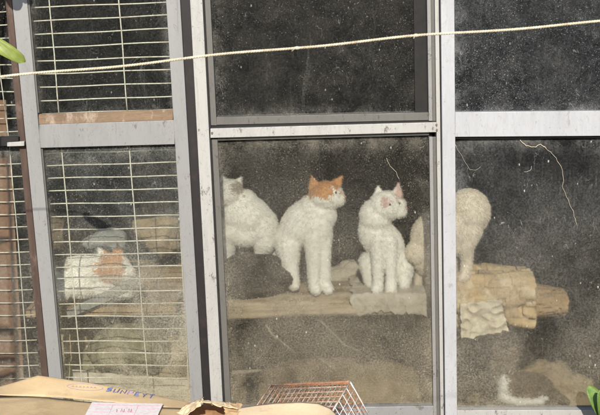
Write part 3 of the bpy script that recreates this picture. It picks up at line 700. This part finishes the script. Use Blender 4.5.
# floor clutter
def heap(px, py, Y, rx, rz, mat, label, seed, name='sack', cat_='sack', ry=.18, amp=.35, fr=6):
    c = P(px, py, Y)
    return lump(name, (c.x, c.y, max(c.z, .06)), (rx, ry, rz), mat, label, cat_, seed, amp, fr, flat=.06)
heap(382, 425, .5, .36, .30, M['cloth_tan'], 'tan sack slumped under the log, right half of the middle window', 2, ry=.25, amp=.2, fr=4)
heap(262, 415, .5, .22, .2, M['cloth_brown'], 'brown sack low at the left of the middle window', 5)
heap(320, 395, .95, .3, .28, M['cloth_brown'], 'brown sack further back under the log in the middle window', 12)
heap(535, 408, .62, .30, .2, M['cloth_tan'], 'tan sack behind the brown and white cat in the right window', 15)
heap(100, 395, .45, .24, .24, M['cloth_olive'], 'olive sack low behind the left window', 22)
heap(170, 375, .55, .2, .26, M['cloth_tan'], 'tan sack low at the right of the left window', 25)
heap(60, 350, .6, .2, .22, M['cloth_tan'], 'pale tan sack at the left edge of the left window', 29)
lump('grey_blanket', P(104, 244, .45), (.095, .08, .06), M['cloth_grey'], 'grey blanket bundle behind the lying cat', 'blanket', 31, .4, 10)
lump('sack', P(160, 225, .75), (.11, .1, .14), M['cloth_tan'], 'tan bundle hanging at the upper right behind the left window grid', 'sack', 33, .35, 9)
lump('sack', P(60, 232, .70), (.12, .1, .09), M['cloth_brown'], 'brown bundle at the upper left behind the lying cat', 'sack', 35, .35, 9)
# shelf of the lying cat, slanted lid
zs = P(90, 299, .30).z
rough_slab('shelf_board', P(20, 300, .2).x, P(176, 300, .2).x, .17, .95, zs - .03, zs, M['card_dark'], 'wooden shelf board the orange and white cat lies on', 'shelf', .004, 11, 50)
for i, x in enumerate((P(50, 300, .3).x, P(160, 300, .3).x)):
    Geo().box((x - .02, .75, .06), (x + .02, .79, zs - .034)).link('shelf_post', M['soot'], None, bevel=.002)
    tag(bpy.data.objects[sorted(q.name for q in bpy.data.objects if q.name.startswith('shelf_post'))[-1]], ('dark post under the left end of the cat\'s shelf', 'dark post under the right end of the cat\'s shelf')[i], 'post')
a, b, c_, d_ = P(66, 311, .135), P(138, 276, .135), P(141, 286, .135), P(68, 319, .135)
off = Vector((0, .02, 0))
tag(Geo().prism([a, d_, c_, b], [a + off, d_ + off, c_ + off, b + off]).link('slanted_board', M['cloth_grey'], None, bevel=.002), 'narrow grey board slanting up below the lying cat', 'board')
heap(128, 345, .32, .17, .11, M['cloth_olive'], 'olive sack under the slanting board in the left window', 41, amp=.3)
q0 = [P(70, 370, .16), P(190, 380, .2), P(196, 440, .18), P(74, 440, .14)]
sheet('paper_sheet', q0, M['newsprint'], 'crumpled old paper at the foot of the left window', 'paper', .02, 7, 47, crumple=.012)
# sticks
def stick(pts, r0, r1, label, seed=0):
    g = Geo(); n = len(pts); P_ = []
    for i in range(n - 1):
        for t in np.linspace(0, 1, 6)[:(6 if i == n - 2 else 5)]:
            q = [lerp(pts[i][k], pts[i + 1][k], t) for k in range(3)]
            P_.append(P(q[0] + .8 * noise.noise(Vector((t * 5 + i, seed, 0))), q[1], q[2]))
    g.tube(P_, [lerp(r0, r1, i / (len(P_) - 1)) for i in range(len(P_))], 8)
    return tag(g.link('stick', M['stick'], None, smooth=True), label, 'stick')
stick([(218, 285, .18), (240, 298, .2), (266, 315, .22)], .009, .006, 'pale slanting stick at the left of the middle window', 1)
stick([(257, 311, .24), (272, 334, .24), (296, 353, .27)], .005, .003, 'thin dark twig running down from the pale stick', 2)
stick([(230, 373, .16), (262, 370, .2)], .009, .006, 'short level stick low in the middle window', 3)
stick([(318, 318, .2), (345, 345, .26), (362, 352, .3)], .004, .002, 'thin bent twig under the log', 4)

# ------------------------------------------------------------------ webs stuck to the right pane
def web(pts, Y, label, r=.0007):
    Q = []
    for i in range(len(pts) - 1):
        for t in np.linspace(0, 1, 6)[:(6 if i == len(pts) - 2 else 5)]:
            x, y = lerp(pts[i][0], pts[i + 1][0], t), lerp(pts[i][1], pts[i + 1][1], t)
            Q.append(P(x + 1.1 * noise.noise(Vector((x * .3, y * .3, 1))), y + .8 * noise.noise(Vector((x * .3, y * .3, 5))), Y))
    return tag(Geo().tube(Q, r, 5).link('dried_tendril', M['web'], None, smooth=True), label, 'tendril', 'dried tendrils on the glass')
web([(543, 146), (552, 153), (561, 166), (564, 180), (562, 186), (568, 200), (574, 214), (577, 226)], .008, 'long crooked pale tendril down the upper right pane')
web([(520, 140), (526, 146), (535, 147), (541, 144), (547, 149)], .008, 'short knotted tendril just under the right rail', .0014)
web([(524, 172), (530, 171), (532, 166)], .008, 'tiny hooked tendril left of the long crooked one')
web([(386, 158), (390, 166), (396, 172), (399, 180)], .028, 'short bent tendril above the upright white cat')
web([(455, 145), (470, 170), (476, 170), (481, 167)], .008, 'thin tendril beside the white post', .0005)

# ------------------------------------------------------------------ rope
Yr = -2.4
def rope_pt(t):
    x = lerp(-1100, 1700, t)
    xs = [-1100, -500, 0, 105, 210, 300, 410, 500, 600, 1000, 1700]; ys = [180, 126, 77.6, 67, 56.4, 47, 37, 29.5, 22, -10, -80]
    return P(x, float(np.interp(x, xs, ys)), Yr) + Vector((0, 0, -.0012 * math.sin(t * 90)))
N = 3200
cl = [rope_pt(i / (N - 1)) for i in range(N)]
g = Geo(); Lr = (cl[-1] - cl[0]).length; tdir = (cl[-1] - cl[0]).normalized(); sd = tdir.cross(Vector((0, 0, 1))).normalized(); u2 = sd.cross(tdir)
for k in range(3):
    pts = []
    for i, p in enumerate(cl):
        a = 2 * math.pi * (i / (N - 1) * Lr / .0095 + k / 3); rr = .00085
        pts.append(p + (sd * math.cos(a) + u2 * math.sin(a)) * rr)
    g.tube(pts, .00080, 6)
rp = tag(g.link('rope', M['rope'], None, smooth=True), 'thin twisted cream rope stretched across in front of the windows', 'rope')
for kx in (297, 416):
    t = (kx + 1100) / 2800; p = rope_pt(t); kg = Geo()
    ellipsoid(kg, p, (.0036, .0021, .0021), n=12)
    for j in range(3):
        e = p + Vector((random.uniform(-.007, .002), random.uniform(-.002, .002), random.uniform(-.004, -.001)))
        kg.tube([p, p.lerp(e, .5) + Vector((0, 0, .001)), e], [.0006, .0005, .0003], 5)
    kg.link('knot', M['rope'], rp, smooth=True)
for i, t in enumerate((0, 1)):
    p = rope_pt(t)
    tag(Geo().tube([(p.x, p.y, 0), (p.x, p.y, p.z + .1)], .02, 12).link('wooden_pole', M['old_wood_dark'], None, smooth=True), ('wooden pole holding the left end of the rope', 'wooden pole holding the right end of the rope')[i], 'pole')

# unseen greenery added behind the viewer, so the upper panes mirror dark leaves
hd = empty('hedge_added', (0, -9.5, 0), 'tall dark green foliage, unseen, added for the upper panes to mirror', 'hedge_added')
g = Geo()
for i in range(9000):
    c = Vector((random.uniform(-9, 9), -9 - random.random() * 1.2, random.random() ** .8 * 3.0)); c.y += .4 * noise.noise(c * 1.3); c.z *= 1 + .12 * noise.noise(Vector((c.x, 0, 0)))
    a_ = Vector((random.gauss(0, 1), random.gauss(0, 1), random.gauss(0, 1))).normalized(); b_ = a_.orthogonal().normalized(); L_ = random.uniform(.05, .11)
    g.add([c - a_ * L_, c + b_ * L_ * .5, c + a_ * L_, c - b_ * L_ * .5], [(0, 1, 2, 3)])
M['hedge_added'] = mat_leaf('hedge_added_leaf', (.05, .08, .025), (.035, .06, .02))
g.link('foliage_added', M['hedge_added'], hd)
Geo().box((-9, -10.4, 0), (9, -9.7, 2.7)).link('core', M['soot'], hd)
# ------------------------------------------------------------------ leaves
def leaf_mesh(base, tip, width, droop, mat, name='leaf', parent=None, nrm=Vector((0, -1, .3)), tipround=.5, label=None):
    g = Geo(); n = 14; base, tip = Vector(base), Vector(tip); ax = (tip - base); L = ax.length; ax.normalize()
    sdv = ax.cross(nrm).normalized(); nn = sdv.cross(ax).normalized(); vs = []
    for i in range(n + 1):
        t = i / n; wv = width * (math.sin(math.pi * min(1, t * .93 + .05)) ** tipround)
        if t > .999: wv = width * .1
        c0 = base + ax * L * t + nn * (-droop * 4 * (t - .5) ** 2 + droop)
        for s_, h in ((-1, .18), (-.5, .05), (0, -.04), (.5, .05), (1, .18)):
            vs.append(c0 + sdv * wv * s_ + nn * h * wv)
    k = len(vs); vs += [q - nn * .0006 for q in vs]
    fs = []
    for i in range(n):
        for j in range(4):
            a = i * 5 + j; fs.append((a, a + 1, a + 6, a + 5)); fs.append((k + a, k + a + 5, k + a + 6, k + a + 1))
        for j in (0, 4):
            a = i * 5 + j; fs.append((a, a + 5, k + a + 5, k + a))
    fs += [(j, j + 1, k + j + 1, k + j) for j in range(4)] + [(n * 5 + j, n * 5 + j + 1, k + n * 5 + j + 1, k + n * 5 + j) for j in range(4)]
    return g.add(vs, fs).link(name, mat, parent, smooth=True)
Yl = -1.1
pl = empty('climbing_plant', P(-60, 432, Yl) * 1, 'climbing plant at the left edge with one long yellow green leaf reaching into view', 'plant')
pl.location.z = 0
sx = P(-125, 200, Yl).x
Geo().tube([(sx, Yl, 0), (sx + .02, Yl + .01, .6), (sx - .01, Yl, 1.2), (sx + .01, Yl, P(0, 30, Yl).z), (sx + .02, Yl, 2.2)], [.012, .010, .009, .007, .004], 8).link('stem', M['stick'], pl, smooth=True)
leaf_mesh(P(-22, 34, Yl), P(25.5, 62, Yl), .0175, .016, M['leaf'], parent=pl, tipround=.35)
Geo().tube([P(-22, 34, Yl), P(-50, 30, Yl), (sx + .01, Yl, P(0, 30, Yl).z)], .0022, 6).link('leaf_stalk', M['leaf'], pl, smooth=True)
for i in range(9):
    z = random.uniform(.6, 2.15); dx = random.uniform(-.22, -.1); b0 = Vector((sx, Yl, z))
    leaf_mesh(b0, b0 + Vector((dx, random.uniform(-.08, .08), random.uniform(-.05, .08))), .016, .01, M['leaf'], parent=pl, tipround=.5)
def shade_pt(px, py, d):
    q = P(px, py, 0); k = d / -to_sun.y
    return q + to_sun * k
c0, c1, c2, c3 = shade_pt(6, -14, .30), shade_pt(14, 3, .30), shade_pt(24, -12, .34), shade_pt(30, -1, .34)
jn = Vector((sx + .02, Yl, 2.2))
Geo().tube([jn, jn.lerp(c0, .5) + Vector((0, 0, .1)), c0, shade_pt(20, -22, .32)], [.004, .0035, .0025, .0015], 6).link('branch', M['stick'], pl, smooth=True)
leaf_mesh(shade_pt(4, -20, .3), shade_pt(20, 10, .30), .028, .006, M['leaf'], parent=pl, nrm=to_sun, tipround=.5)
leaf_mesh(shade_pt(14, -22, .33), shade_pt(29, 3, .34), .024, .006, M['leaf'], parent=pl, nrm=to_sun, tipround=.5)
# leaf behind the right pane's foot: a small plant outside the sill
pg = empty('green_plant', (P(606, 415, -.12).x, -.12, 0), 'small green plant growing at the lower right corner of the windows', 'plant')
zp = P(600, 414, -.12).z
st = P(604, 414, -.12)
Geo().tube([(st.x, -.14, 0), (st.x + .01, -.13, zp * .6), (st.x, -.12, zp + .02)], [.006, .005, .003], 8).link('stem', M['leaf_green'], pg, smooth=True)
leaf_mesh(P(604, 418, -.12), P(588, 386, -.10), .030, .01, M['leaf_green'], parent=pg, nrm=Vector((.2, -1, .5)), tipround=.4)
leaf_mesh(P(606, 414, -.12), P(622, 384, -.10), .030, .01, M['leaf_green'], parent=pg, nrm=Vector((-.2, -1, .5)), tipround=.4)
leaf_mesh(P(604, 420, -.12), P(600, 390, -.16), .026, .012, M['leaf_green'], parent=pg, nrm=Vector((0, -1, .6)), tipround=.4)

# ------------------------------------------------------------------ things in the foreground
zB = P(60, 394, -.55).z            # height of the carton's top
bench_z = zB - .30
bn = empty('garden_bench', (0, -.9, 0), 'low wooden bench carrying the carton and the wire basket', 'bench')
x0, x1 = P(-40, 400, -.6).x, P(400, 400, -.6).x
Geo().box((x0, -1.3, bench_z - .03), (x1, -.35, bench_z)).link('seat', M['beam'], bn, bevel=.003)
for x in (x0 + .05, x1 - .05):
    for y in (-1.25, -.4): Geo().box((x - .03, y - .03, 0), (x + .03, y + .03, bench_z - .031)).link('leg', M['beam'], bn, bevel=.003)
# big carton
cb = empty('cardboard_box', (P(90, 400, -.6).x, -.75, bench_z), 'large tan cardboard box with a raised printed flap and a pink and white label', 'box')
xa, xb = P(-22, 394, -.55).x, P(186, 400, -.6).x
yb, yf = -.55, -1.08
def tri(name, quad, mat, parent, th=.004, dn=None, **kw):
    q = [Vector(a) for a in quad]; n = (q[1] - q[0]).cross(q[2] - q[0]).normalized() * th
    return Geo().prism(q, [a - n for a in q]).link(name, mat, parent, **kw)
zR = P(186, 409, -.58).z
A_, B_, C_, D_ = Vector((xa, yb, zB)), Vector((xb, yb - .01, zR)), Vector((xb + .01, yf, zR - .01)), Vector((xa, yf, zB - .005))
dz = Vector((0, 0, 1))
for nm, u, v in (('front_panel', D_, C_), ('side_panel', C_, B_), ('back_panel', B_, A_), ('side_panel', A_, D_)):
    ub, vb = Vector((u.x, u.y, bench_z)), Vector((v.x, v.y, bench_z))
    tri(nm, [u - dz * .012, ub, vb, v - dz * .012], M['card_box'], cb, bevel=.001)
def curve_sheet(name, c4, mat, parent, bulge, seed=0, amp=.004, n=24, thick=.004):
    tl, tr, br, bl = c4
    return sheet(name, (tl, tr, br, bl), mat, None, None, amp, 6, seed, n, thick, crumple=.0008, parent=parent,
                 drop=lambda q, u, v: q + dz * bulge(u, v))
curve_sheet('top_flap', (A_, B_, C_, D_), M['card_box'], cb, lambda u, v: .012 * math.sin(math.pi * v) + .006 * math.sin(u * 5), 3)
# printed flap rising behind
fl = [P(-14, 391, -.52), P(38, 375.5, -.50), P(112, 386.5, -.50), P(190, 402.5, -.52), P(188, 410, -.56), P(60, 397, -.56), P(-14, 395, -.56)]
def flap():
    g = Geo(); n = 60; top = []
    tx = [-14, 38, 60, 112, 150, 190]; ty = [390.5, 375.5, 378.5, 386.5, 394.5, 402.5]
    bx = [-14, 60, 190]; by = [394.5, 397.5, 410]
    for i in range(9):
        v = i / 8
        for k in range(n):
            x = lerp(-14, 190, k / (n - 1)); yt = float(np.interp(x, tx, ty)); yb_ = float(np.interp(x, bx, by))
            top.append(P(x, lerp(yt, yb_, v) + .3 * noise.noise(Vector((x * .05, v * 2, 3))), lerp(-.47, -.553, v)))
    N = len(top); bot = [q + Vector((0, .004, -.001)) for q in top]; fs = []
    for i in range(8):
        for k in range(n - 1):
            a = i * n + k; fs.append((a, a + n, a + n + 1, a + 1)); fs.append((N + a, N + a + 1, N + a + n + 1, N + a + n))
    rim = list(range(n)) + [i * n + n - 1 for i in range(1, 9)] + [8 * n + k for k in range(n - 2, -1, -1)] + [i * n for i in range(7, 0, -1)]
    for a, b in zip(rim, rim[1:] + rim[:1]): fs.append((a, b, N + b, N + a))
    return g.add(top + bot, fs).link('printed_flap', M['card_box'], cb, smooth=True)
flp = flap()
def ink_curve(pts, mat, r, name, par=None):
    Q = [P(x, y, yy) for x, y, yy in pts]
    return Geo().tube(Q, r, 4).link(name, mat, par or cb)
# oval outline printed on the flap, then slanted blue lettering
def flap_y(x, y):
    yt = float(np.interp(x, [-14, 38, 60, 112, 150, 190], [390.5, 375.5, 378.5, 386.5, 394.5, 402.5])); yb_ = float(np.interp(x, [-14, 60, 190], [394.5, 397.5, 410]))
    return lerp(-.47, -.553, (y - yt) / (yb_ - yt)) - .0015
for rx_, ry_, m_ in ((18, 3.2, 'ink_violet'),):
    pts = []
    for k in range(33):
        a = 2 * math.pi * k / 32; x = 85 + rx_ * math.cos(a); y = 387 + ry_ * math.sin(a) + (x - 85) * .055
        pts.append((x, y, flap_y(x, y)))
    ink_curve(pts, M[m_], .0008, 'printed_oval', flp)
for k in range(7):
    x = 72 + k * 3.7; yy = 386.3 + (x - 85) * .055
    ink_curve([(x, yy + 1.2, flap_y(x, yy + 1.2) - .001), (x + .8, yy, flap_y(x, yy) - .001), (x + 1.9, yy + 1.3, flap_y(x, yy + 1.3) - .001)], M['ink_violet'], .0007, 'printed_letter', flp)
strokes = {'S': [(1, 0), (0, .1), (0, .45), (1, .55), (1, .9), (0, 1)], 'U': [(0, 0), (0, .9), (.9, 1), (1, 0)], 'N': [(0, 1), (0, 0), (1, 1), (1, 0)], 'P': [(0, 1), (0, 0), (1, .1), (1, .5), (0, .55)],
           'E': [(1, 0), (0, 0), (0, .5), (.8, .5), (0, .5), (0, 1), (1, 1)], 'Y': [(0, 0), (.5, .5), (1, 0), (.5, .5), (.5, 1)], 'T': [(0, 0), (1, 0), (.5, 0), (.5, 1)]}
x = 106.0
for ch in 'SUNPEYT':
    pts = []
    for (a, b_) in strokes[ch]:
        xx = x + a * 4.6 + (1 - b_) * 2.2; yy = 387.9 + (x - 106) * .165 + b_ * 3.2
        pts.append((xx, yy, flap_y(xx, yy) - .001))
    ink_curve(pts, M['ink_blue'] if ch not in 'P' else M['ink_violet'], .0021, 'printed_letter', flp); x += 7.0
# paper label on top with pink print
lab = [P(93, 402.5, -.66), P(164, 403.8, -.66), P(150, 437, -.9), P(76, 436, -.9)]
def ontop(px_, py_, lift):
    """point where the view line meets the carton's top sheet"""
    lo_y, hi_y = -1.2, -.5
    for _ in range(30):
        m_ = (lo_y + hi_y) / 2; q = P(px_, py_, m_)
        u = (q.x - xa) / (xb - xa); v = (yb - q.y) / (yb - yf)
        zt2 = lerp(zB, zR, min(1, max(0, u))) + .012 * math.sin(math.pi * min(1, max(0, v))) + .006 * math.sin(u * 5) + lift
        if q.z > zt2: lo_y = m_
        else: hi_y = m_
    return P(px_, py_, hi_y)
lf = .009
n_ = 10; g = Geo(); vs = []
for i in range(n_):
    for k in range(n_):
        u, v = k / (n_ - 1), i / (n_ - 1)
        xx = lerp(lerp(92, 163, u), lerp(78, 152, u), v); yy = lerp(lerp(402, 403.6, u), 428, v); vs.append(ontop(xx, yy, lf))
N_ = len(vs); fs = []
for i in range(n_ - 1):
    for k in range(n_ - 1):
        a = i * n_ + k; fs += [(a, a + n_, a + n_ + 1, a + 1), (N_ + a, N_ + a + 1, N_ + a + n_ + 1, N_ + a + n_)]
lb = g.add(vs + [q - dz * .001 for q in vs], fs).link('paper_label', M['label'], cb)
def pr(pts, mat, r, nm): Geo().tube([ontop(a, b_, lf + .0006) for a, b_ in pts], r, 4).link(nm, mat, lb)
pr([(93, 404.6), (160, 406)], M['ink_pink'], .0008, 'label_rule'); pr([(96, 409), (112, 409.2)], M['ink_violet'], .0007, 'label_rule'); pr([(92, 412), (108, 412.2)], M['ink_pink'], .0008, 'label_rule')
pr([(138, 406), (130, 424)], M['ink_pink'], .0007, 'label_rule'); pr([(141, 409), (155, 409.4)], M['ink_pink'], .0007, 'label_rule'); pr([(113, 404.9), (105, 424)], M['ink_pink'], .0006, 'label_rule')
x = 117.0
for k in range(5):
    pr([(x, 412.4), (x + 1.2, 408.6), (x + 2.4, 412.4)] if k % 2 else [(x + 2.4, 409), (x, 409), (x - .4, 412.4), (x + 2, 412.4)], M['ink_pink'], .0013, 'label_letter'); x += 3.6
# torn kraft mouth at the carton's right end
def crum(name, quadpx, ys, mat, seed, parent=None, label=None, cat_=None, amp=.012):
    c4 = [P(a, b_, y) for (a, b_), y in zip(quadpx, ys)]
    return sheet(name, c4, mat, label, cat_, amp, 12, seed, 34, .002, crumple=.006, parent=parent)
kb = empty('paper_bag', (P(208, 410, -.6).x, -.62, bench_z), 'crumpled brown paper bag with torn open mouth between the carton and the basket', 'paper bag')
crum('bag_rim', [(172, 412), (204, 397.5), (200, 403), (176, 424)], (-.58, -.6, -.68, -.66), M['card_pale'], 51, kb, amp=.006)
crum('bag_side', [(200, 397.8), (240, 405), (238, 409), (200, 403)], (-.6, -.55, -.66, -.68), M['card_pale'], 53, kb, amp=.007)
crum('bag_back', [(186, 404), (238, 405), (238, 470), (182, 470)], (-.56, -.54, -.54, -.56), M['kraft'], 55, kb, amp=.01)
Geo().box((P(178, 415, -.7).x, -.9, bench_z + .001), (P(236, 415, -.7).x, -.58, bench_z + .17)).link('bag_body', M['kraft'], kb, bevel=.01)
crum('bag_flap', [(224, 404.5), (241, 403.5), (244, 420), (226, 420)], (-.62, -.6, -.7, -.7), M['card_gold'], 57, kb, amp=.01)
# rounded pale cardboard
def pale():
    g = Geo(); n = 40; m = 16; top = []
    tx = np.array([228, 240, 255, 275, 300, 318, 330, 338]); ty = np.array([412, 407.5, 405.2, 402.8, 401.6, 403, 408, 416])
    for i in range(m):
        v = i / (m - 1)
        for k in range(n):
            x = lerp(228, 338, k / (n - 1)); y = float(np.interp(x, tx, ty))
            top.append(P(x, y + v * 26, -.62 - v * .16) + dz * .006 * math.sin(v * 3) * math.sin(k * .2))
    N = len(top); bot = [q - dz * .005 for q in top]; fs = []
    for i in range(m - 1):
        for k in range(n - 1):
            a = i * n + k; fs += [(a, a + n, a + n + 1, a + 1), (N + a, N + a + 1, N + a + n + 1, N + a + n)]
    rim = list(range(n)) + [i * n + n - 1 for i in range(1, m)] + [(m - 1) * n + k for k in range(n - 2, -1, -1)] + [i * n for i in range(m - 2, 0, -1)]
    for a, b in zip(rim, rim[1:] + rim[:1]): fs.append((a, b, N + b, N + a))
    return g.add(top + bot, fs)
pc = tag(pale().link('cardboard_sheet', M['card_pale'], None, smooth=True), 'pale rounded cardboard piece lying in front of the wire basket', 'cardboard')

# wire basket, tipped, corner up
Yc = -.50; sc = S(Yc)
Bc = P(350, 381.5, Yc)
def vv(a, b_, c): return (RT * a + UP * b_ - F * c)
U_ = vv(-85, -15, -64.5).normalized(); V_ = vv(-25, -32, 40.4); V_ = (V_ - U_ * V_.dot(U_)).normalized(); W_ = U_.cross(V_).normalized()
if W_.z > 0: W_ = -W_
LU, LV, LW = 108 * sc, .21, .17
bk = empty('wire_basket', (Bc.x, Yc, bench_z), 'tipped wire basket with rusty rim and white coated side, at the bottom of the picture', 'basket')
def grid(o, a, la, b_, lb_, na, nb, mat, name, r=.0013, rr=.0024):
    g = Geo()
    for i in range(na + 1): q = o + a * la * i / na; g.tube([q, q + b_ * lb_ * .5 + (a.cross(b_)) * .0015, q + b_ * lb_], rr if i in (0, na) else r, 6)
    for i in range(nb + 1): q = o + b_ * lb_ * i / nb; g.tube([q, q + a * la * .5, q + a * la], rr if i in (0, nb) else r, 6)
    return g.link(name, mat, bk, smooth=True)
grid(Bc, V_, LV, W_, LW, 7, 5, M['wire_white'], 'end_panel')
grid(Bc, U_, LU, V_, LV, 16, 9, M['wire_mixed'], 'long_panel')
grid(Bc, U_, LU, W_, LW, 20, 9, M['wire_rust'], 'back_panel', .0014, .002)
grid(Bc + U_ * LU, V_, LV, W_, LW, 10, 8, M['wire_rust'], 'end_panel')
g = Geo(); n0 = U_ * 0
for k, o_ in enumerate((0, .006, .012)): g.tube([Bc + V_ * o_ - W_ * .002, Bc + U_ * LU * .5 + V_ * o_ - W_ * .003, Bc + U_ * LU + V_ * o_], .0017, 6)
g.link('rim', M['wire_rust'], bk, smooth=True)
print('zB', zB, 'bench', bench_z, 'zbm', zbm, 'zt zb', zt, zb, 'zs', zs)
